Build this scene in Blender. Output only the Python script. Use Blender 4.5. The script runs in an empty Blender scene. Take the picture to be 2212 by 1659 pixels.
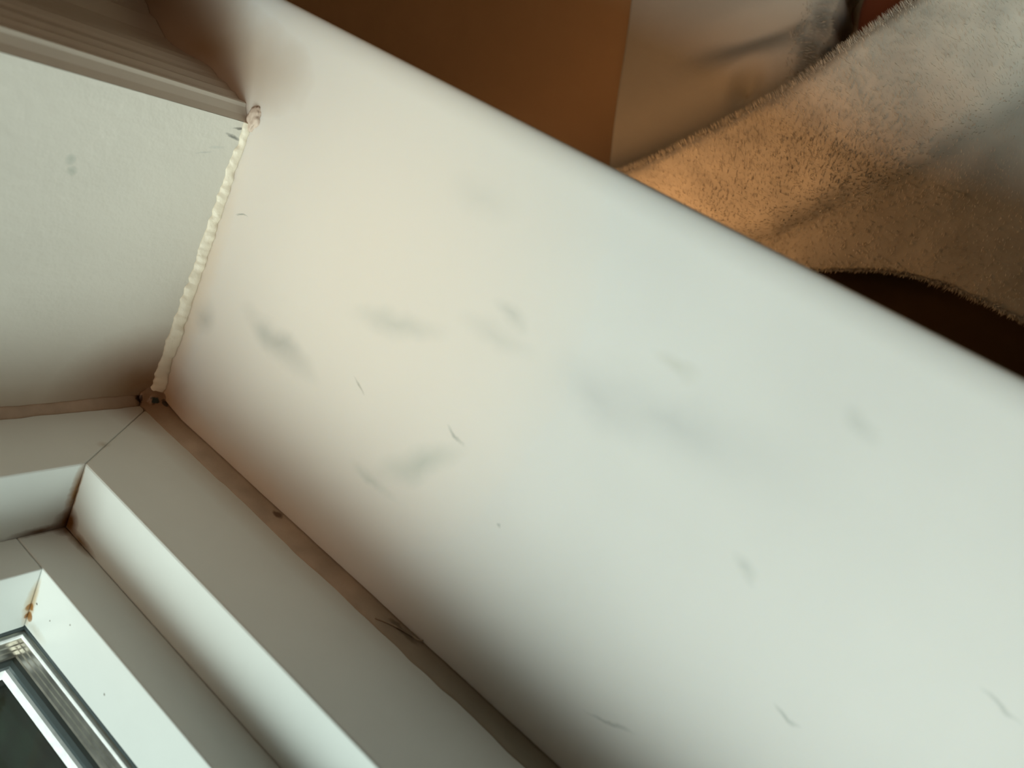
import bpy, bmesh, math, random
import numpy as np
from mathutils import Vector, Matrix, noise

random.seed(7)
rng = np.random.default_rng(7)
SC = bpy.context.scene
COL = SC.collection

# ------------------------------------------------------------------ camera
cam_d = bpy.data.cameras.new('camera')
cam = bpy.data.objects.new('camera', cam_d)
COL.objects.link(cam)
R = Matrix(((0.75752014, 0.4290578, -0.49200878),
            (-0.52423387, 0.84894982, -0.06680607),
            (0.3890271, 0.30853461, 0.86802322)))      # world axes seen from the camera
cam.matrix_world = Matrix.Translation((0.31986622, 0.2305901, 0.28)) @ R.transposed().to_4x4()
cam_d.sensor_width = 36
cam_d.lens = 36 * 1662 / 2212
cam_d.clip_start = 0.01
cam_d.dof.use_dof = True
cam_d.dof.focus_distance = 0.40
cam_d.dof.aperture_fstop = 6.0
SC.camera = cam

# ------------------------------------------------------------------ exposure, sky, lamps
SC.view_settings.view_transform = 'Standard'
SC.view_settings.look = 'None'
SC.view_settings.gamma = 1
SC.view_settings.use_curve_mapping = False
SC.view_settings.exposure = 0.0
SC.cycles.max_bounces = 8

SKY_STRENGTH = 9.9
SUN_DIR = Vector((0.62, -0.95, 1.16)).normalized()       # brightest part of the cloudy sky
world = bpy.data.worlds.new('overcast_sky')
SC.world = world
world.use_nodes = True
wn, wl = world.node_tree.nodes, world.node_tree.links
bg = wn['Background']
bg.inputs['Strength'].default_value = SKY_STRENGTH
tc = wn.new('ShaderNodeTexCoord')
nm_ = wn.new('ShaderNodeVectorMath'); nm_.operation = 'NORMALIZE'
dt = wn.new('ShaderNodeVectorMath'); dt.operation = 'DOT_PRODUCT'; dt.inputs[1].default_value = SUN_DIR
rp = wn.new('ShaderNodeValToRGB')
wl.new(tc.outputs['Generated'], nm_.inputs[0]); wl.new(nm_.outputs[0], dt.inputs[0])
wl.new(dt.outputs['Value'], rp.inputs[0]); wl.new(rp.outputs[0], bg.inputs['Color'])
e = rp.color_ramp.elements
e[0].position = 0.0; e[0].color = (0.006, 0.008, 0.008, 1)
e[1].position = 1.0; e[1].color = (0.93, 0.99, 0.97, 1)
for p, k in ((0.55, 0.012), (0.74, 0.04), (0.86, 0.20), (0.95, 0.90)):
    q = e.new(p); q.color = (0.93 * k, 0.99 * k, 0.97 * k, 1)

def lamp(name, kind, loc, energy, color, size=0.2, target=None):
    d = bpy.data.lights.new(name, kind)
    d.energy = energy; d.color = color
    if kind == 'AREA': d.size = size
    else: d.shadow_soft_size = size
    o = bpy.data.objects.new(name, d); COL.objects.link(o); o.location = loc
    if target is not None:
        o.rotation_euler = (Vector(target) - Vector(loc)).to_track_quat('-Z', 'Y').to_euler()
    return o

# the room's warm lamp up high, then an unseen glow added under the sill
lamp('ceiling_lamp', 'AREA', (-0.2, 2.3, 1.45), 2.0, (1.0, 0.66, 0.40), 0.5, (0, 0.2, 0))
lamp('added_low_glow', 'AREA', (0.15, 0.185, -0.075), 0.115, (1.0, 0.50, 0.20), 0.06, (0.10, 0.36, -0.27))  # hidden area light, added for the orange glow below the sill

sl = lamp('added_warm_spot', 'SPOT', (0.36, 0.46, 1.50), 12.0, (1.0, 0.66, 0.43), 0.04, (0.045, 0.075, 0.0))  # unseen spot added for the warm pool of light on the marble
sl.data.spot_size = math.radians(15); sl.data.spot_blend = 0.7

# ------------------------------------------------------------------ materials
def material(name, color, rough=0.6, metallic=0.0, noise_amt=0.04, noise_scale=20, bump=0.0, bump_scale=300, sheen=0, spec=0.5, sss=0.0, coat=0.0):
    m = bpy.data.materials.new(name); m.use_nodes = True
    n, l = m.node_tree.nodes, m.node_tree.links
    b = n['Principled BSDF']
    b.inputs['Roughness'].default_value = rough
    b.inputs['Metallic'].default_value = metallic
    b.inputs['Specular IOR Level'].default_value = spec
    if coat: b.inputs['Coat Weight'].default_value = coat
    if sheen:
        b.inputs['Sheen Weight'].default_value = sheen
    if sss:
        b.inputs['Subsurface Weight'].default_value = sss
        b.inputs['Subsurface Radius'].default_value = (1, 0.8, 0.6)
        b.inputs['Subsurface Scale'].default_value = 0.008
    t = n.new('ShaderNodeTexCoord')
    nz = n.new('ShaderNodeTexNoise'); nz.inputs['Scale'].default_value = noise_scale; nz.inputs['Detail'].default_value = 4
    l.new(t.outputs['Object'], nz.inputs['Vector'])
    r = n.new('ShaderNodeValToRGB')
    r.color_ramp.elements[0].position = 0.3; r.color_ramp.elements[1].position = 0.7
    r.color_ramp.elements[0].color = tuple(c * (1 - noise_amt) for c in color) + (1,)
    r.color_ramp.elements[1].color = tuple(min(1, c * (1 + noise_amt)) for c in color) + (1,)
    l.new(nz.outputs['Fac'], r.inputs[0]); l.new(r.outputs[0], b.inputs['Base Color'])
    if bump:
        n2 = n.new('ShaderNodeTexNoise'); n2.inputs['Scale'].default_value = bump_scale; n2.inputs['Detail'].default_value = 3
        l.new(t.outputs['Object'], n2.inputs['Vector'])
        bp = n.new('ShaderNodeBump'); bp.inputs['Strength'].default_value = bump; bp.inputs['Distance'].default_value = 0.0008
        l.new(n2.outputs['Fac'], bp.inputs['Height']); l.new(bp.outputs[0], b.inputs['Normal'])
    return m

def blobs(m, items, warp=0.006, warp_scale=60):
    """Stains, veins and painted light or shade: soft warped ellipsoids at places on the thing."""
    n, l = m.node_tree.nodes, m.node_tree.links
    b = n['Principled BSDF']
    cur = b.inputs['Base Color'].links[0].from_socket
    t = n.new('ShaderNodeTexCoord')
    nz = n.new('ShaderNodeTexNoise'); nz.inputs['Scale'].default_value = warp_scale; nz.inputs['Detail'].default_value = 5
    l.new(t.outputs['Object'], nz.inputs['Vector'])
    sub = n.new('ShaderNodeVectorMath'); sub.operation = 'SUBTRACT'; sub.inputs[1].default_value = (0.5, 0.5, 0.5)
    l.new(nz.outputs['Color'], sub.inputs[0])
    sc = n.new('ShaderNodeVectorMath'); sc.operation = 'SCALE'; sc.inputs['Scale'].default_value = warp
    l.new(sub.outputs[0], sc.inputs[0])
    ad = n.new('ShaderNodeVectorMath'); ad.operation = 'ADD'
    l.new(t.outputs['Object'], ad.inputs[0]); l.new(sc.outputs[0], ad.inputs[1])
    for (c, ang, axis, rad, col, k, pw) in items:
        mp = n.new('ShaderNodeMapping'); mp.vector_type = 'TEXTURE'
        mp.inputs['Location'].default_value = c
        rot = [0, 0, 0]; rot['xyz'.index(axis)] = math.radians(ang)
        mp.inputs['Rotation'].default_value = rot
        mp.inputs['Scale'].default_value = rad
        l.new(ad.outputs[0], mp.inputs[0])
        g = n.new('ShaderNodeTexGradient'); g.gradient_type = 'SPHERICAL'
        l.new(mp.outputs[0], g.inputs[0])
        p = n.new('ShaderNodeMath'); p.operation = 'POWER'; p.inputs[1].default_value = pw
        l.new(g.outputs['Fac'], p.inputs[0])
        q = n.new('ShaderNodeMath'); q.operation = 'MULTIPLY'; q.inputs[1].default_value = k; q.use_clamp = True
        l.new(p.outputs[0], q.inputs[0])
        mx = n.new('ShaderNodeMix'); mx.data_type = 'RGBA'
        l.new(q.outputs[0], mx.inputs[0]); l.new(cur, mx.inputs[6]); mx.inputs[7].default_value = tuple(col) + (1,)
        cur = mx.outputs[2]
    l.new(cur, b.inputs['Base Color'])

def vein_or_glow(x0, y0, x1, y1, w, k, col=(0.40, 0.40, 0.37), pw=1.2):
    L = math.hypot(x1 - x0, y1 - y0) / 2
    return (((x0 + x1) / 2, (y0 + y1) / 2, 0), math.degrees(math.atan2(y1 - y0, x1 - x0)), 'z', (L, w, 0.05), col, k, pw)

M = {}
M['marble'] = material('marble', (0.725, 0.685, 0.645), 0.42, noise_amt=0.035, noise_scale=9, spec=0.35, sss=0.35)
GREY = (0.42, 0.42, 0.38); GRN = (0.38, 0.41, 0.36); DK = (0.2, 0.22, 0.19)
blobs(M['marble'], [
    vein_or_glow(-0.02, 0.12, 0.215, 0.165, 0.15, 0.9, (0.77, 0.675, 0.585), 0.5),  # pool of warm light painted into the stone as a cream tint
    vein_or_glow(0.034, 0.083, 0.104, 0.074, 0.010, 0.7, (0.42, 0.40, 0.36)),
    vein_or_glow(0.046, 0.082, 0.066, 0.072, 0.008, 0.45, GREY),
    vein_or_glow(0.004, 0.064, 0.026, 0.062, 0.011, 0.55, (0.40, 0.38, 0.34)),
    vein_or_glow(0.098, 0.112, 0.160, 0.134, 0.008, 0.4, GREY),
    vein_or_glow(0.155, 0.140, 0.200, 0.150, 0.008, 0.25, GREY),
    vein_or_glow(0.168, 0.158, 0.190, 0.156, 0.005, 0.4, GREY),
    vein_or_glow(0.174, 0.100, 0.188, 0.094, 0.0013, 0.55, DK, 1.0),
    vein_or_glow(0.150, 0.052, 0.192, 0.096, 0.010, 0.5, GRN),
    vein_or_glow(0.135, 0.054, 0.170, 0.050, 0.004, 0.4, GRN),
    vein_or_glow(0.195, 0.142, 0.330, 0.168, 0.024, 0.50, (0.49, 0.475, 0.46), 1.8),
    vein_or_glow(0.200, 0.152, 0.260, 0.140, 0.014, 0.30, (0.49, 0.475, 0.46), 1.8),
    vein_or_glow(0.290, 0.032, 0.313, 0.039, 0.0014, 0.45, DK, 1.0),
    vein_or_glow(0.345, 0.087, 0.356, 0.084, 0.0011, 0.55, DK, 1.0),
    vein_or_glow(0.388, 0.136, 0.404, 0.132, 0.0012, 0.45, DK, 1.0),
    vein_or_glow(0.304, 0.125, 0.318, 0.120, 0.004, 0.4, GREY),
    vein_or_glow(0.238, 0.176, 0.262, 0.172, 0.004, 0.35, (0.5, 0.47, 0.38)),
    vein_or_glow(0.120, 0.188, 0.165, 0.196, 0.012, 0.18, GREY),
    vein_or_glow(0.118, 0.088, 0.128, 0.084, 0.0011, 0.8, (0.4, 0.36, 0.3), 1.0),
    vein_or_glow(0.218, 0.075, 0.222, 0.074, 0.0008, 0.55, DK, 1.0),
    vein_or_glow(0.305, 0.192, 0.325, 0.188, 0.005, 0.3, GREY),
    vein_or_glow(0.012, 0.120, 0.0235, 0.121, 0.0006, 0.8, DK, 1.0),
    # brown seepage and painted shade at the corner and along the back of the slab
    ((0.004, 0.004, 0), 0, 'z', (0.034, 0.026, 0.05), (0.36, 0.19, 0.08), 1.0, 1.2),
    ((0.0, 0.06, 0), 0, 'z', (0.016, 0.11, 0.05), (0.74, 0.54, 0.36), 0.7, 1.2),
    ((0.06, 0.0, 0), 0, 'z', (0.11, 0.018, 0.05), (0.66, 0.46, 0.30), 0.7, 1.2),
    ((-0.05, 0.186, 0), 8, 'z', (0.085, 0.030, 0.05), (0.36, 0.22, 0.11), 0.9, 0.8),  # brown tone with the casing's shade painted in
    ((-0.10, 0.196, 0), 20, 'z', (0.08, 0.03, 0.05), (0.34, 0.21, 0.11), 0.8, 0.8),
], 0.014, 45)

PAINT = (0.71, 0.73, 0.70)
M['frame_paint'] = material('white_gloss_paint', PAINT, 0.38, noise_amt=0.015, noise_scale=40)
BR = (0.30, 0.16, 0.06); BK = (0.07, 0.04, 0.02)
blobs(M['frame_paint'], [
    # grime in the mitre; grime and painted shade in the bottom corner of the rebate
    ((0.045, -0.018, 0.0660), 0, 'z', (0.0016, 0.022, 0.004), BR, 1.2, 0.8),
    ((0.047, -0.034, 0.066), 0, 'z', (0.007, 0.009, 0.008), (0.16, 0.07, 0.02), 1.4, 0.9),
    ((0.058, -0.037, 0.066), 0, 'z', (0.014, 0.0035, 0.004), (0.22, 0.12, 0.04), 1.0, 0.8),
    ((0.045, -0.037, 0.078), 0, 'z', (0.0025, 0.003, 0.016), (0.16, 0.08, 0.03), 1.0, 0.8),
    ((0.006, 0, 0.010), 0, 'z', (0.030, 0.02, 0.024), (0.34, 0.22, 0.13), 0.9, 1.0),
    ((0.06, 0, 0.010), 0, 'z', (0.20, 0.02, 0.016), (0.46, 0.36, 0.26), 0.6, 1.0),  # browner towards the bottom of the frame face
    ((0.033, 0.0005, 0.050), 0, 'z', (0.003, 0.01, 0.004), (0.4, 0.33, 0.25), 0.6, 1.0),
    # rust spots beside the pane
    ((0.0690, -0.058, 0.0886), 0, 'z', (0.0022, 0.016, 0.004), (0.56, 0.46, 0.32), 1.3, 0.7),
    ((0.0688, -0.0600, 0.0892), 0, 'z', (0.0016, 0.0026, 0.0022), (0.32, 0.15, 0.04), 2.0, 0.6),
    ((0.0695, -0.0655, 0.0886), 0, 'z', (0.0022, 0.0028, 0.0022), (0.30, 0.14, 0.04), 2.2, 0.6),
    ((0.0765, -0.069, 0.0886), 0, 'z', (0.010, 0.004, 0.002), (0.50, 0.46, 0.38), 0.7, 0.9),
    ((0.0715, -0.056, 0.0886), 0, 'z', (0.0007, 0.0007, 0.001), BK, 2.0, 0.5),
    ((0.083, -0.0565, 0.0886), 0, 'z', (0.0005, 0.0005, 0.001), BK, 1.5, 0.5),
    ((0.129, -0.059, 0.0886), 0, 'z', (0.0006, 0.0006, 0.001), BK, 1.5, 0.5),
    ((0.096, -0.048, 0.0886), 0, 'z', (0.0005, 0.0005, 0.001), BK, 1.5, 0.5),
], 0.002, 300)

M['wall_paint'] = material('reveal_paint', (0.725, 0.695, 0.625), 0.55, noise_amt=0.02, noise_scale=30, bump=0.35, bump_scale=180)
blobs(M['wall_paint'], [
    ((0, 0.1300, 0.082), 0, 'x', (0.01, 0.0022, 0.0028), (0.55, 0.56, 0.50), 1.0, 0.5),
    ((0, 0.1255, 0.080), 0, 'x', (0.01, 0.0026, 0.0022), (0.55, 0.56, 0.50), 1.0, 0.5),
    ((0, 0.150, 0.014), 10, 'x', (0.01, 0.0012, 0.006), (0.55, 0.56, 0.52), 0.6, 0.9),
    ((0, 0.157, 0.006), -12, 'x', (0.01, 0.0009, 0.006), (0.25, 0.25, 0.23), 1.2, 0.7),
    ((0, 0.162, 0.004), 16, 'x', (0.01, 0.0008, 0.005), (0.22, 0.21, 0.19), 1.2, 0.7),
    ((0, 0.146, 0.02), 14, 'x', (0.01, 0.0006, 0.005), (0.5, 0.51, 0.48), 0.7, 0.7),
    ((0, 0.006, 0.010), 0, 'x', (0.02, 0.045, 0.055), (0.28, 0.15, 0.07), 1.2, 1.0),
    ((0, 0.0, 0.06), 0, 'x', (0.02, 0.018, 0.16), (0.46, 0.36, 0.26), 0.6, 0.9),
], 0.004, 140)
M['casing_paint'] = material('casing_paint', (0.66, 0.60, 0.52), 0.42, noise_amt=0.03, noise_scale=25)
M['room_paint'] = material('room_paint', (0.38, 0.28, 0.19), 0.8)
M['floor_wood'] = material('floor_wood', (0.28, 0.15, 0.07), 0.5, noise_amt=0.2, noise_scale=6)
M['sealant'] = material('cream_sealant', (0.80, 0.72, 0.58), 0.45, noise_amt=0.08, noise_scale=90, bump=0.4, bump_scale=400)
M['filler'] = material('pinkish_filler', (0.60, 0.47, 0.38), 0.6, noise_amt=0.1, noise_scale=200, bump=0.4)
M['old_sealant'] = material('aged_sealant', (0.41, 0.295, 0.21), 0.42, noise_amt=0.14, noise_scale=70, bump=0.3, bump_scale=300)
blobs(M['old_sealant'], [
    ((0.0, 0.0, 0.0), 0, 'z', (0.045, 0.03, 0.040), (0.22, 0.11, 0.045), 1.1, 0.9),
    ((0.0055, 0.0045, 0.0050), 0, 'z', (0.0022, 0.0022, 0.0026), (0.02, 0.025, 0.015), 3.0, 0.7),
    ((0.0065, 0.0020, 0.0060), 0, 'z', (0.0014, 0.0016, 0.0016), (0.08, 0.03, 0.01), 2.0, 0.6),
    ((0.0095, 0.0045, 0.0015), -30, 'z', (0.0030, 0.0018, 0.0016), (0.05, 0.03, 0.015), 2.4, 0.6),
    ((0.0010, 0.0030, 0.0125), 0, 'z', (0.0024, 0.0030, 0.0024), (0.05, 0.02, 0.01), 2.4, 0.6),
    ((0.0080, 0.0, 0.0125), 0, 'z', (0.006, 0.004, 0.0012), (0.12, 0.07, 0.03), 1.2, 0.7),
    ((0.112, 0.002, 0.003), 0, 'z', (0.004, 0.004, 0.002), (0.12, 0.06, 0.03), 1.6, 0.7),
    ((0.203, 0.002, 0.0035), 0, 'z', (0.010, 0.004, 0.0018), (0.10, 0.045, 0.02), 1.8, 0.6),
    ((0.30, 0.0, 0.004), 0, 'z', (0.13, 0.02, 0.02), (0.26, 0.23, 0.17), 1.2, 0.6),
], 0.004, 200)

M['spacer'] = material('brushed_aluminium', (0.42, 0.39, 0.34), 0.30, 1.0, noise_amt=0.35, noise_scale=90, bump=0.02, bump_scale=200)
M['gasket'] = material('rubber_gasket', (0.03, 0.045, 0.048), 0.35)
M['outer_paint'] = material('outer_white_paint', (0.82, 0.81, 0.80), 0.45, noise_amt=0.10, noise_scale=300)
M['fleece'] = material('cream_fleece', (0.78, 0.745, 0.66), 0.95, noise_amt=0.15, noise_scale=34, sheen=0.3, bump=0.35, bump_scale=260)
M['sheet'] = material('cream_throw', (0.62, 0.605, 0.55), 0.95, noise_amt=0.07, noise_scale=14, sheen=0.3, bump=0.4, bump_scale=260)
M['bench'] = material('brown_upholstery', (0.80, 0.54, 0.31), 0.85, noise_amt=0.06, noise_scale=8, bump=0.15, bump_scale=500)
M['pillow'] = material('russet_cloth', (0.22, 0.06, 0.025), 0.9, bump=0.3)
M['dark_cloth'] = material('dark_brown_cloth', (0.09, 0.055, 0.025), 0.95, noise_amt=0.1, noise_scale=12)
M['leaves'] = material('hedge_leaves', (0.006, 0.011, 0.007), 0.9, noise_amt=0.9, noise_scale=9, spec=0.0)
M['grass'] = material('grass', (0.01, 0.018, 0.008), 0.9, noise_amt=0.5, noise_scale=6, spec=0.0)

def glass_material():
    m = bpy.data.materials.new('window_glass'); m.use_nodes = True
    n, l = m.node_tree.nodes, m.node_tree.links
    n.remove(n['Principled BSDF'])
    tr = n.new('ShaderNodeBsdfTransparent'); tr.inputs[0].default_value = (0.94, 0.965, 0.955, 1)
    gl = n.new('ShaderNodeBsdfGlossy'); gl.inputs['Roughness'].default_value = 0.0
    ge = n.new('ShaderNodeNewGeometry')
    fo = n.new('ShaderNodeMath'); fo.operation = 'SUBTRACT'; fo.inputs[0].default_value = 1.0
    l.new(ge.outputs['Backfacing'], fo.inputs[1])
    mf = n.new('ShaderNodeMath'); mf.operation = 'MULTIPLY'
    fr = n.new('ShaderNodeFresnel'); fr.inputs[0].default_value = 1.45
    ml = n.new('ShaderNodeMath'); ml.operation = 'MULTIPLY'; ml.inputs[1].default_value = 0.9
    mx = n.new('ShaderNodeMixShader')
    l.new(fr.outputs[0], ml.inputs[0]); l.new(ml.outputs[0], mf.inputs[0]); l.new(fo.outputs[0], mf.inputs[1]); l.new(mf.outputs[0], mx.inputs[0])
    l.new(tr.outputs[0], mx.inputs[1]); l.new(gl.outputs[0], mx.inputs[2])
    l.new(mx.outputs[0], n['Material Output'].inputs[0])
    return m
M['glass'] = glass_material()

# ------------------------------------------------------------------ helpers
def link(name, me, m, parent=None, smooth=False):
    o = bpy.data.objects.new(name, me); COL.objects.link(o)
    if m is not None: me.materials.append(m)
    if parent is not None: o.parent = parent
    if smooth:
        for p in me.polygons: p.use_smooth = True
    return o

def obj(name, bm, m, parent=None, smooth=False):
    me = bpy.data.meshes.new(name)
    bmesh.ops.recalc_face_normals(bm, faces=bm.faces)
    bm.to_mesh(me); bm.free()
    return link(name, me, m, parent, smooth)

def tag(o, label=None, cat=None, group=None, kind=None):
    if label: o['label'] = label
    if cat: o['category'] = cat
    if group: o['group'] = group
    if kind: o['kind'] = kind
    return o

def empty(name, loc=(0, 0, 0)):
    o = bpy.data.objects.new(name, None); COL.objects.link(o); o.location = loc
    o.empty_display_size = 0.05
    return o

def add_box(bm, lo, hi):
    v = [bm.verts.new((x, y, z)) for x in (lo[0], hi[0]) for y in (lo[1], hi[1]) for z in (lo[2], hi[2])]
    for f in ((0, 1, 3, 2), (4, 6, 7, 5), (0, 4, 5, 1), (2, 3, 7, 6), (0, 2, 6, 4), (1, 5, 7, 3)):
        bm.faces.new([v[i] for i in f])

def add_prism(bm, poly, ax, a0, a1):
    """Extrude a closed polygon of (p,q) along axis ax."""
    def P(p, q, a):
        return {'x': (a, p, q), 'y': (p, a, q), 'z': (p, q, a)}[ax]
    lo = [bm.verts.new(P(p, q, a0)) for p, q in poly]
    hi = [bm.verts.new(P(p, q, a1)) for p, q in poly]
    bm.faces.new(lo); bm.faces.new(hi[::-1])
    k = len(poly)
    for i in range(k):
        bm.faces.new((lo[i], lo[(i + 1) % k], hi[(i + 1) % k], hi[i]))

def bevel(bm, w, seg=2, angle=0.3):
    bmesh.ops.recalc_face_normals(bm, faces=bm.faces)
    ed = [e for e in bm.edges if len(e.link_faces) == 2 and e.calc_face_angle(0) > angle]
    bmesh.ops.bevel(bm, geom=ed, offset=w, segments=seg, affect='EDGES', profile=0.5, clamp_overlap=True)

WX, WZ = 1.20, 1.15          # window opening
YR = 0.1655                  # room face of the wall

# ------------------------------------------------------------------ setting
bm = bmesh.new()
add_box(bm, (-1.6, -0.13, -0.85), (0.0, YR, 1.8))
add_box(bm, (WX, -0.13, -0.85), (2.6, YR, 1.8))
add_box(bm, (0.0, -0.13, -0.85), (WX, YR, -0.027))
add_box(bm, (0.0, -0.13, WZ), (WX, YR, 1.8))
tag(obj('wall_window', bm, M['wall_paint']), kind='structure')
for nm, lo, hi in (('wall_left', (-1.7, YR, -0.85), (-1.6, 3.3, 1.8)), ('wall_right', (2.6, YR, -0.85), (2.7, 3.3, 1.8)),
                   ('wall_back', (-1.7, 3.3, -0.85), (2.7, 3.4, 1.8)), ('ceiling', (-1.7, -0.13, 1.8), (2.7, 3.4, 1.9))):
    bm = bmesh.new(); add_box(bm, lo, hi); tag(obj(nm, bm, M['room_paint']), kind='structure')
bm = bmesh.new(); add_box(bm, (-1.7, -0.13, -0.95), (2.7, 3.4, -0.85)); tag(obj('floor', bm, M['floor_wood']), kind='structure')
bm = bmesh.new(); add_box(bm, (-14, -22, -2.7), (16, -0.4, -2.6)); tag(obj('ground', bm, M['grass']), kind='structure')

# marble sill with a round front edge and a horn that runs under the casing
FYE = 0.2265
nose = [(FYE - 0.012 + 0.012 * math.cos(a), -0.0032 + 0.0032 * math.sin(a)) for a in [math.radians(90 - i * 6) for i in range(16)]]
nose += [(FYE - 0.008 + 0.008 * math.cos(a), -0.017 + 0.008 * math.sin(a)) for a in [math.radians(-i * 10) for i in range(1, 10)]]
yb = YR + 0.0003
bm = bmesh.new()
def section(x, full):
    pts = ([(-0.004, 0.0)] if full else []) + [(yb, 0.0)] + nose + [(yb, -0.025)] + ([(-0.004, -0.025)] if full else [])
    return [bm.verts.new((x, p, q)) for p, q in pts]
def bridge(A, B):
    for i in range(len(A)):
        j = (i + 1) % len(A); bm.faces.new((A[i], A[j], B[j], B[i]))
def open_bridge(A, B):
    for i in range(len(A) - 1):
        bm.faces.new((A[i], A[i + 1], B[i + 1], B[i]))
l0, l1 = section(-0.21, False), section(0.0005, True)
r1, r0 = section(WX - 0.0005, True), section(WX + 0.14, False)
open_bridge(l0, l1[1:-1]); bm.faces.new((l0[0], l0[-1], l1[-2], l1[1])); bm.faces.new(l0)
bridge(l1, r1)
bm.faces.new((l1[0], l1[1], l1[-2], l1[-1])); bm.faces.new((r1[0], r1[1], r1[-2], r1[-1]))
open_bridge(r1[1:-1], r0); bm.faces.new((r0[0], r0[-1], r1[-2], r1[1])); bm.faces.new(r0)
bmesh.ops.remove_doubles(bm, verts=bm.verts, dist=1e-5)
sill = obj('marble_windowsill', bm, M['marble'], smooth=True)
md = sill.modifiers.new('auto', 'EDGE_SPLIT'); md.split_angle = math.radians(35)
tag(sill, 'pale cream marble windowsill with soft grey veins and a rounded front edge', 'windowsill')

# moulded casing round the opening
prof = [(0.0, YR + 0.0002), (-0.0030, YR + 0.0029), (-0.0056, YR + 0.0062), (-0.0062, YR + 0.0080), (-0.0075, YR + 0.0085), (-0.0115, YR + 0.0081), (-0.0130, YR + 0.0086),
        (-0.0160, YR + 0.0100), (-0.0195, YR + 0.0098), (-0.0210, YR + 0.0103), (-0.0240, YR + 0.0115), (-0.029, YR + 0.0120), (-0.031, YR + 0.0117),
        (-0.0335, YR + 0.0128), (-0.038, YR + 0.0142), (-0.046, YR + 0.0148), (-0.060, YR + 0.0142), (-0.072, YR + 0.0142),
        (-0.080, YR + 0.0155), (-0.086, YR + 0.0185), (-0.092, YR + 0.0215), (-0.098, YR + 0.0225), (-0.102, YR + 0.026), (-0.108, YR + 0.0285),
        (-0.118, YR + 0.0285), (-0.122, YR + 0.026), (-0.122, YR + 0.0002)]
def sweep(bm, sgn):
    # profile swept up one side, mitred to the head
    x0 = 0 if sgn > 0 else WX
    rows = []
    for z_of in (lambda d: 0.0003, lambda d: WZ + d):
        rows.append([bm.verts.new((x0 + sgn * px, py, z_of(-px))) for px, py in prof])
    k = len(prof)
    for i in range(k):
        bm.faces.new((rows[0][i], rows[0][(i + 1) % k], rows[1][(i + 1) % k], rows[1][i]))
    bm.faces.new(rows[0]); bm.faces.new(rows[1][::-1])
for nm, sgn in (('trim_left', 1), ('trim_right', -1)):
    bm = bmesh.new(); sweep(bm, sgn)
    tag(obj(nm, bm, M['casing_paint']), kind='structure')
bm = bmesh.new()
rows = []
for s in (0, 1):
    rows.append([bm.verts.new(((px if s == 0 else WX - px), py, WZ - px + 0.0004)) for px, py in prof])
for i in range(len(prof)):
    j = (i + 1) % len(prof)
    bm.faces.new((rows[0][i], rows[0][j], rows[1][j], rows[1][i]))
tag(obj('trim_top', bm, M['casing_paint']), kind='structure')

# ------------------------------------------------------------------ window
win = empty('window_1', (0, 0, 0)); tag(win, kind='structure')
FX, FZ, FY = 0.045, 0.0658, -0.0376      # opening of the fixed frame, depth of its ledge
SX, SZ, SY = 0.0685, 0.0886, -0.0722     # opening of the sash, plane of the pane
def member(name, quad, y0, y1, w, mat, parent=win):
    bm = bmesh.new(); add_prism(bm, quad, 'y', y0, y1); bevel(bm, w, 2)
    return obj(name, bm, mat, parent)
o4 = [(0.0, -0.02), (WX, -0.02), (WX, WZ), (0.0, WZ)]
i4 = [(FX, FZ), (WX - FX, FZ), (WX - FX, WZ - FX), (FX, WZ - FX)]
for a, b, nm in ((0, 1, 'frame_rail'), (1, 2, 'frame_stile'), (2, 3, 'frame_rail'), (3, 0, 'frame_stile')):
    q = [o4[a], o4[b], i4[b], i4[a]]
    if a in (0, 3):   # the visible mitre runs from the sill corner
        q = [(0, 0) if p == (0.0, -0.02) else p for p in q]
    member(nm, q, -0.115, 0.0, 0.0011, M['frame_paint'])
bm = bmesh.new()
g = 0.00025
for nm, lo, hi in (('sash_rail', (FX + g, -0.0723, FZ + g), (WX - FX - g, FY, SZ)),
                   ('sash_stile', (FX + g, -0.0723, SZ + g), (SX, FY, WZ - SX - g)),
                   ('sash_stile', (WX - SX, -0.0723, SZ + g), (WX - FX - g, FY, WZ - SX - g)),
                   ('sash_rail', (FX + g, -0.0723, WZ - SX), (WX - FX - g, FY, WZ - FX - g))):
    b2 = bmesh.new(); add_box(b2, lo, hi)
    # lower rebate behind that carries the double glazing
    rlo, rhi = [lo[0], -0.115, lo[2]], [hi[0], -0.07235, hi[2]]
    if nm == 'sash_rail':
        if lo[2] < 0.5: rhi[2] -= 0.0122
        else: rlo[2] += 0.0122
    elif lo[0] < 0.5: rhi[0] -= 0.0122
    else: rlo[0] += 0.0122
    bevel(b2, 0.0007, 2)
    add_box(b2, rlo, rhi)
    s = obj(nm, b2, M['frame_paint'], win)
bm.free()

def ring(name, prof_yd, inset_x, inset_z, mat, parent=win, w=0.0, smooth=False):
    """Closed profile of (y, depth inwards of the line) swept round the pane with mitred corners."""
    bm = bmesh.new()
    loops = []
    for sx, sz in ((0, 0), (1, 0), (1, 1), (0, 1)):
        lp = []
        for y, d in prof_yd:
            x = inset_x + d if sx == 0 else WX - inset_x - d
            z = inset_z + d if sz == 0 else WZ - inset_x - d
            lp.append(bm.verts.new((x, y, z)))
        loops.append(lp)
    k = len(prof_yd)
    for c in range(4):
        A, B = loops[c], loops[(c + 1) % 4]
        for i in range(k):
            bm.faces.new((A[i], A[(i + 1) % k], B[(i + 1) % k], B[i]))
    if w: bevel(bm, w, 2)
    return obj(name, bm, mat, parent, smooth)

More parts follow.
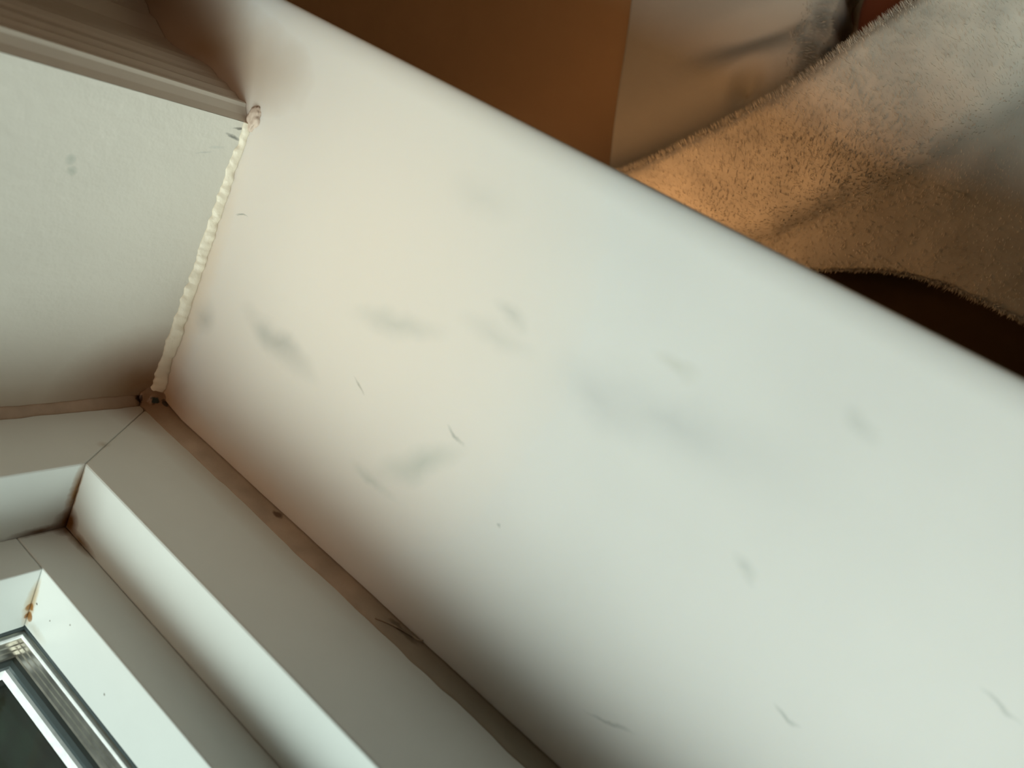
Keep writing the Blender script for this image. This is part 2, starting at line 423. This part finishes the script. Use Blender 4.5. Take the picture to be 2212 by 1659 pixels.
# aluminium spacer with rolled shoulders and two fine channels
spacer = [(-0.0768, -0.0121), (-0.0768, -0.0016), (-0.0774, -0.0008), (-0.0786, -0.0001), (-0.0798, 0.0001), (-0.0806, -0.0003),
          (-0.0830, -0.0003), (-0.0834, -0.0008), (-0.0840, -0.0003), (-0.0866, -0.0003), (-0.0870, -0.0008), (-0.0876, -0.0003),
          (-0.0905, -0.0003), (-0.0914, 0.0001), (-0.0921, -0.0006), (-0.0924, -0.0121)]
ring('spacer_bar', spacer, SX, SZ, M['spacer'])
ring('gasket', [(-0.0966, -0.012), (-0.0966, -0.0008), (-0.0985, 0.0004), (-0.1005, 0.0004), (-0.1020, -0.0010), (-0.1020, -0.012)], SX - 0.002, SZ, M['gasket'])
ring('outer_bead', [(-0.1022, -0.010), (-0.1022, -0.0005), (-0.1030, 0.0006), (-0.1090, 0.0006), (-0.1100, -0.0006), (-0.1100, -0.012)], SX - 0.004, SZ, M['outer_paint'])
ring('edge_seal', [(-0.07255, -0.012), (-0.07255, -0.0012), (-0.0740, -0.0006), (-0.0762, -0.0012), (-0.0762, -0.012)], SX, SZ, M['gasket'])
ring('painted_glint', [(-0.07675, -0.0010), (-0.07675, 0.0004), (-0.0778, 0.0006), (-0.0790, 0.0004), (-0.0790, -0.0010)], SX, SZ, M['outer_paint'])  # added white strip, paints the bright reflection on the spacer's shoulder
for y0, y1 in ((-0.0764, -0.0726), (-0.0962, -0.0926)):
    bm = bmesh.new(); add_box(bm, (SX - 0.003, y0 - 0.0000, SZ - 0.003), (WX - SX + 0.003, y1, WZ - SX + 0.003))
    obj('glass_pane', bm, M['glass'], win)

# ------------------------------------------------------------------ sealant
def fillet(name, p0, p1, A, B, wa, wb, bulge, n, mat, amp, freq, seed, ends=True):
    """A run of sealant in the corner between directions A and B; widths wa, wb may be functions of t."""
    p0, p1, A, B = Vector(p0), Vector(p1), Vector(A), Vector(B)
    bm = bmesh.new(); rows = []
    for i in range(n + 1):
        t = i / n; c = p0.lerp(p1, t)
        d = (p1 - p0).length * t
        na = 1 + amp * noise.noise(Vector((d * freq, seed, 0))) + 0.5 * amp * noise.noise(Vector((d * freq * 4, seed, 3)))
        nb = 1 + amp * noise.noise(Vector((d * freq, seed + 9, 0))) + 0.5 * amp * noise.noise(Vector((d * freq * 4, seed + 9, 3)))
        a = (wa(t) if callable(wa) else wa) * na; b = (wb(t) if callable(wb) else wb) * nb
        row = [bm.verts.new(c - A * 0.0004 - B * 0.0004), bm.verts.new(c + A * a - B * 0.0004)]
        for j in range(1, 8):
            s = j / 8
            q = A * a * (1 - s) + B * b * s
            bl = bulge * math.sin(math.pi * s) * (1 + 0.6 * noise.noise(Vector((d * freq * 2, s * 2, seed + 5))))
            row.append(bm.verts.new(c + q + (A + B).normalized() * bl))
        row.append(bm.verts.new(c + B * b - A * 0.0004))
        rows.append(row)
    k = len(rows[0])
    for r0, r1 in zip(rows, rows[1:]):
        for i in range(k):
            bm.faces.new((r0[i], r0[(i + 1) % k], r1[(i + 1) % k], r1[i]))
    bm.faces.new(rows[0]); bm.faces.new(rows[-1][::-1])
    return obj(name, bm, mat, smooth=True)

o = fillet('sealant_bead', (0, 0.0060, 0), (0, YR + 0.0002, 0), (1, 0, 0), (0, 0, 1),
           lambda t: 0.0042 - 0.0020 * t, lambda t: 0.0064 - 0.0030 * t, 0.0005, 300, M['sealant'], 0.55, 70, 1)
tag(o, 'raised cream sealant bead where the side of the recess meets the marble', 'sealant')
o = fillet('sealant_bead', (0.0, 0, 0), (WX - 0.001, 0, 0), (0, 1, 0), (0, 0, 1),
           lambda t: 0.0026 if t > 0.02 else 0.006 - 0.17 * t, lambda t: 0.0125, 0.0006, 700, M['old_sealant'], 0.11, 26, 2)
tag(o, 'brownish stained sealant strip between the bottom of the window frame and the marble', 'sealant')
o = fillet('sealant_bead', (0, 0, 0.0125), (0, 0, WZ - 0.002), (1, 0, 0), (0, 1, 0),
           0.0042, 0.0050, 0.0004, 400, M['old_sealant'], 0.25, 30, 3)
tag(o, 'dull tan sealant line running up between recess side and window frame', 'sealant')
bm = bmesh.new(); bmesh.ops.create_icosphere(bm, subdivisions=4, radius=1)
for v in bm.verts:
    k = 1 + 0.25 * noise.noise(v.co * 1.9 + Vector((8, 1, 2))) + 0.1 * noise.noise(v.co * 6)
    v.co = Vector((max(-0.0003, v.co.x * 0.0085 * k), max(-0.0003, v.co.y * 0.0105 * k), max(-0.0003, v.co.z * 0.0125 * k)))
o = obj('sealant_dab', bm, M['old_sealant'], smooth=True)
tag(o, 'brown lump of old sealant with black mould specks in the inner corner', 'sealant')
# dab of filler at the foot of the casing
bm = bmesh.new(); bmesh.ops.create_icosphere(bm, subdivisions=4, radius=1)
for v in bm.verts:
    k = 1 + 0.35 * noise.noise(v.co * 1.7 + Vector((3, 1, 2))) + 0.15 * noise.noise(v.co * 5)
    v.co = Vector((v.co.x * 0.0038 * k + 0.0025, v.co.y * 0.0060 * k + YR + 0.0035, max(-0.0002, v.co.z * 0.0030 * k)))
tag(obj('filler_dab', bm, M['filler'], smooth=True), 'small pale dab of filler on the marble at the foot of the casing', 'filler')

# loop of lifted sealant skin beside the frame
cu = bpy.data.curves.new('peel', 'CURVE'); cu.dimensions = '3D'; cu.bevel_depth = 0.00045; cu.bevel_resolution = 2
s = cu.splines.new('NURBS'); pts = [(0.190, 0.0016, 0.0090), (0.196, 0.0022, 0.0058), (0.203, 0.0026, 0.0036), (0.2095, 0.0030, 0.0022), (0.212, 0.0032, 0.0026), (0.213, 0.0034, 0.0006)]
s.points.add(len(pts) - 1)
for p, q in zip(s.points, pts): p.co = q + (1,)
s.use_endpoint_u = True
tmp = bpy.data.objects.new('tmp', cu); COL.objects.link(tmp)
dg = bpy.context.evaluated_depsgraph_get(); me = bpy.data.meshes.new_from_object(tmp.evaluated_get(dg))
bpy.data.objects.remove(tmp)
me.materials.clear()
peel_parent = [x for x in COL.objects if x.name.startswith('sealant_bead')][1]
link('peeled_loop', me, M['old_sealant'], peel_parent, True)

# ------------------------------------------------------------------ bench and blankets below the sill
def cloth(name, P, nu, nv, thick, mat, parent=None):
    """P(u,v) -> (x,y,z). A closed, slightly thick sheet."""
    bm = bmesh.new(); top = []; bot = []
    for i in range(nu + 1):
        t, b = [], []
        for j in range(nv + 1):
            p = Vector(P(i / nu, j / nv))
            t.append(bm.verts.new(p)); b.append(bm.verts.new(p - Vector((0, 0, thick))))
        top.append(t); bot.append(b)
    for i in range(nu):
        for j in range(nv):
            bm.faces.new((top[i][j], top[i + 1][j], top[i + 1][j + 1], top[i][j + 1]))
            bm.faces.new((bot[i][j], bot[i][j + 1], bot[i + 1][j + 1], bot[i + 1][j]))
    for i in range(nu):
        bm.faces.new((top[i][0], bot[i][0], bot[i + 1][0], top[i + 1][0]))
        bm.faces.new((top[i][nv], top[i + 1][nv], bot[i + 1][nv], bot[i][nv]))
    for j in range(nv):
        bm.faces.new((top[0][j], top[0][j + 1], bot[0][j + 1], bot[0][j]))
        bm.faces.new((top[nu][j], bot[nu][j], bot[nu][j + 1], top[nu][j + 1]))
    return obj(name, bm, mat, parent, True)

def pile(P, count, ulo, uhi, vlo, vhi, length, lean, mat, parent, width=0.00022):
    """Short fibres standing on the sheet P: one mesh, nobody could count them."""
    vs = np.empty((count * 4, 3)); k = 0
    e = 1e-3
    for i in range(count):
        u = random.uniform(ulo, uhi); v = random.uniform(vlo, vhi)
        p = Vector(P(u, v)); du = Vector(P(min(u + e, 1), v)) - Vector(P(u - e, v)); dv = Vector(P(u, min(v + e, 1))) - Vector(P(u, v - e))
        n = du.cross(dv)
        if n.length < 1e-12: n = Vector((0, 0, 1))
        n.normalize()
        if n.z < 0: n = -n
        c = 0.3 * noise.noise(p * 45)
        d = (n + Vector(lean) * (1 + c) + Vector((random.gauss(0, .25), random.gauss(0, .25), 0))).normalized()
        L = length * random.uniform(.5, 1.15)
        s = d.cross(Vector((random.gauss(0, 1), random.gauss(0, 1), 0.5))).normalized() * width
        m = p + d * L * .55; t = p + (d + Vector(lean) * .5).normalized() * L
        vs[k] = p - s; vs[k + 1] = p + s; vs[k + 2] = m + s * .8; vs[k + 3] = t
        k += 4
    me = bpy.data.meshes.new('pile')
    me.from_pydata(vs.tolist(), [], [(4 * i, 4 * i + 1, 4 * i + 2, 4 * i + 3) for i in range(count)])
    o = link('pile', me, mat, parent); o['kind'] = 'stuff'
    return o

def sm(a, b, x):
    t = max(0.0, min(1.0, (x - a) / (b - a))); return t * t * (3 - 2 * t)

# bench (seat pad on a box) pushed near the wall
bench = empty('upholstered_bench', (0.3, 0.9, -0.85))
tag(bench, 'brown upholstered bench standing below the marble windowsill', 'bench')
bm = bmesh.new(); add_box(bm, (-0.95, -0.69, 0.46), (0.55, 0.62, 0.5045)); bevel(bm, 0.015, 4)
obj('seat_pad', bm, M['bench'], bench, True)
bm = bmesh.new(); add_box(bm, (-0.93, -0.64, 0.06), (0.53, 0.60, 0.46)); bevel(bm, 0.006, 2)
obj('base', bm, M['dark_cloth'], bench)
for sx in (-0.88, 0.48):
    for sy in (-0.58, 0.54):
        bm = bmesh.new(); add_prism(bm, [(sx - .02, sy - .02), (sx + .02, sy - .02), (sx + .02, sy + .02), (sx - .02, sy + .02)], 'z', 0, 0.062); bevel(bm, 0.003)
        obj('leg', bm, M['dark_cloth'], bench)

# cream throw lying flat on the bench with one straight hem
def PB(u, v):
    # u: 0 at the straight hem -> 1 at the ragged edge ; v: 0 by the wall -> 1 into the room
    y = 0.215 + 0.42 * v
    xl = 0.066 - 0.40 * (y - 0.227)
    xr = 0.190 - 0.26 * (y - 0.25) + 0.006 * noise.noise(Vector((y * 60, 0, 0))) + 0.01 * noise.noise(Vector((y * 18, 4, 0)))
    x = xl + (xr - xl) * u
    z = -0.262 + 0.006 * noise.noise(Vector((x * 14, y * 14, 0)))
    # soft crease
    cx, cy = 0.119, 0.342
    d = (x - cx) * -0.61 + (y - cy) * 0.79
    a = (x - cx) * 0.79 + (y - cy) * 0.61
    z -= 0.012 * math.exp(-(d / 0.009) ** 2 - (a / 0.034) ** 2)
    z += 0.008 * math.exp(-((d + 0.02) / 0.012) ** 2 - (a / 0.04) ** 2)
    # dip by the ragged edge
    z -= 0.016 * math.exp(-((x - 0.131) / 0.008) ** 2 - ((y - 0.308) / 0.012) ** 2)
    z -= 0.012 * sm(0.90, 1.0, u)
    return (x, y, z)
o = cloth('cream_throw', PB, 90, 160, 0.064, M['sheet'])
tag(o, 'flat cream throw with a straight hem lying on the brown bench below the windowsill', 'throw')
pile(PB, 3000, 0.86, 0.999, 0.02, 0.999, 0.005, (0.4, -0.2, 0.0), M['sheet'], o, 0.00008)

# thick fleece folded over on top of the throw
LK = [(0.055, 0.190, 0.17, 0.200), (0.099, 0.229, 0.212, 0.228), (0.135, 0.271, 0.243, 0.269), (0.171, 0.317, 0.262, 0.292), (0.198, 0.366, 0.291, 0.341), (0.236, 0.430, 0.330, 0.405), (0.29, 0.53, 0.39, 0.51)]
FR = [(0.215, 0.212), (0.253, 0.2375), (0.320, 0.252), (0.352, 0.2535), (0.420, 0.258), (0.50, 0.262)]
def lerp_tab(T, t):
    s = t * (len(T) - 1); i = min(int(s), len(T) - 2); f = s - i
    a = T[max(i - 1, 0)]; b = T[i]; c = T[i + 1]; d = T[min(i + 2, len(T) - 1)]
    return [0.5 * (2 * b[k] + (c[k] - a[k]) * f + (2 * a[k] - 5 * b[k] + 4 * c[k] - d[k]) * f * f + (-a[k] + 3 * b[k] - 3 * c[k] + d[k]) * f ** 3) for k in range(len(b))]
def PC(u, v):
    lx, ly, kx, ky = lerp_tab(LK, v)
    if u < 0.5:
        t = u / 0.5
        x = lx + (kx - lx) * t; y = ly + (ky - ly) * t
        z = -0.203 - 0.030 * (1 - sm(0, 0.10, t)) + 0.006 * math.sin(math.pi * t) - 0.010 * sm(0.85, 1.0, t)
    else:
        t = (u - 0.5) / 0.5
        fx, fy = lerp_tab(FR, min(1, 0.0 + 1.0 * t))
        # straight away from the crease, spreading to the outer edge
        ex, ey = 0.50, 0.262 + 0.55 * v
        qx, qy = kx + (ex - kx) * t, ky + (ey - ky) * t
        w = (1 - v) ** 3
        x = qx * (1 - w) + w * (0.17 + (0.50 - 0.17) * t)
        yy = 0.200 + (fy - 0.200) * sm(0, 0.35, t)
        y = qy * (1 - w) + w * yy
        z = -0.213 - 0.070 * sm(-0.1, 0.9, t) - 0.012 * t
    z += 0.004 * noise.noise(Vector((x * 20, y * 20, 1))) + 0.0012 * noise.noise(Vector((x * 90, y * 90, 2)))
    return (x, y, z)
NU, NV = 150, 110
GC = np.array([[PC(i / NU, j / NV) for j in range(NV + 1)] for i in range(NU + 1)])
for _ in range(22):
    GC[1:-1] = GC[1:-1] * 0.5 + (GC[:-2] + GC[2:]) * 0.25
def PCs(u, v):
    a = min(max(u, 0), 1) * NU; b = min(max(v, 0), 1) * NV
    i = min(int(a), NU - 1); j = min(int(b), NV - 1); f, g = a - i, b - j
    return tuple((GC[i, j] * (1 - f) + GC[i + 1, j] * f) * (1 - g) + (GC[i, j + 1] * (1 - f) + GC[i + 1, j + 1] * f) * g)
o = cloth('folded_fleece', PCs, NU, NV, 0.016, M['fleece'])
tag(o, 'thick cream fleece with a long fold, lying on top of the flat throw', 'fleece blanket')
pile(PCs, 12000, 0.03, 0.50, 0.02, 0.98, 0.0028, (-0.6, 0.25, 0.0), M['fleece'], o, 0.00007)
pile(PCs, 6000, 0.002, 0.06, 0.02, 0.98, 0.0045, (-0.5, 0.25, 0.0), M['fleece'], o, 0.00007)
pile(PCs, 7000, 0.50, 0.9, 0.04, 0.7, 0.0028, (-0.2, -0.6, 0.0), M['fleece'], o, 0.00007)
pile(PCs, 5000, 0.50, 0.95, 0.001, 0.05, 0.0045, (-0.2, -0.6, 0.0), M['fleece'], o, 0.00007)

# cloth on the bench, coloured near black to paint the shaded gap beneath
def PD(u, v):
    x = 0.180 + 0.45 * u; y = 0.196 + 0.136 * v
    z = -0.335 + 0.0045 * math.exp(-((v - 0.25 - 0.25 * u) / 0.08) ** 2) + 0.001 * noise.noise(Vector((x * 12, y * 30, 7)))
    return (x, y, z)
o = cloth('dark_cloth', PD, 80, 60, 0.0085, M['dark_cloth'])
tag(o, 'cloth on the bench beneath the cream fleece, shade painted in as dark brown', 'cloth')

# russet cushion showing between the throw and the fleece
pc = (0.238, 0.437, -0.3035)
bm = bmesh.new(); bmesh.ops.create_icosphere(bm, subdivisions=5, radius=1)
for v in bm.verts:
    x, y, z = v.co
    s = lambda a: math.copysign(abs(a) ** 0.6, a)
    q = Vector((s(x) * 0.078, s(y) * 0.088, z * 0.041 * (1 - 0.25 * (x * x + y * y))))
    q.z += 0.0015 * noise.noise(Vector((x * 3, y * 3, 1)))
    v.co = Vector(pc) + q
tag(obj('small_cushion', bm, M['pillow'], smooth=True), 'dark russet cushion showing between the flat throw and the folded fleece', 'cushion')

# ------------------------------------------------------------------ garden beyond the pane
bm = bmesh.new(); bmesh.ops.create_icosphere(bm, subdivisions=6, radius=1)
for v in bm.verts:
    x, y, z = v.co
    s = lambda a: math.copysign(abs(a) ** 0.5, a)
    q = Vector((s(x) * 4.5, s(y) * 1.1, s(z) * 0.75))
    n = noise.noise(q * 1.1) * 0.25 + noise.noise(q * 4.3) * 0.14 + noise.noise(q * 11) * 0.07
    v.co = Vector((-1.5, -2.6, -1.9)) + q + v.co * n
tag(obj('hedge', bm, M['leaves']), 'dark green hedge outside, seen through the window pane', 'hedge')
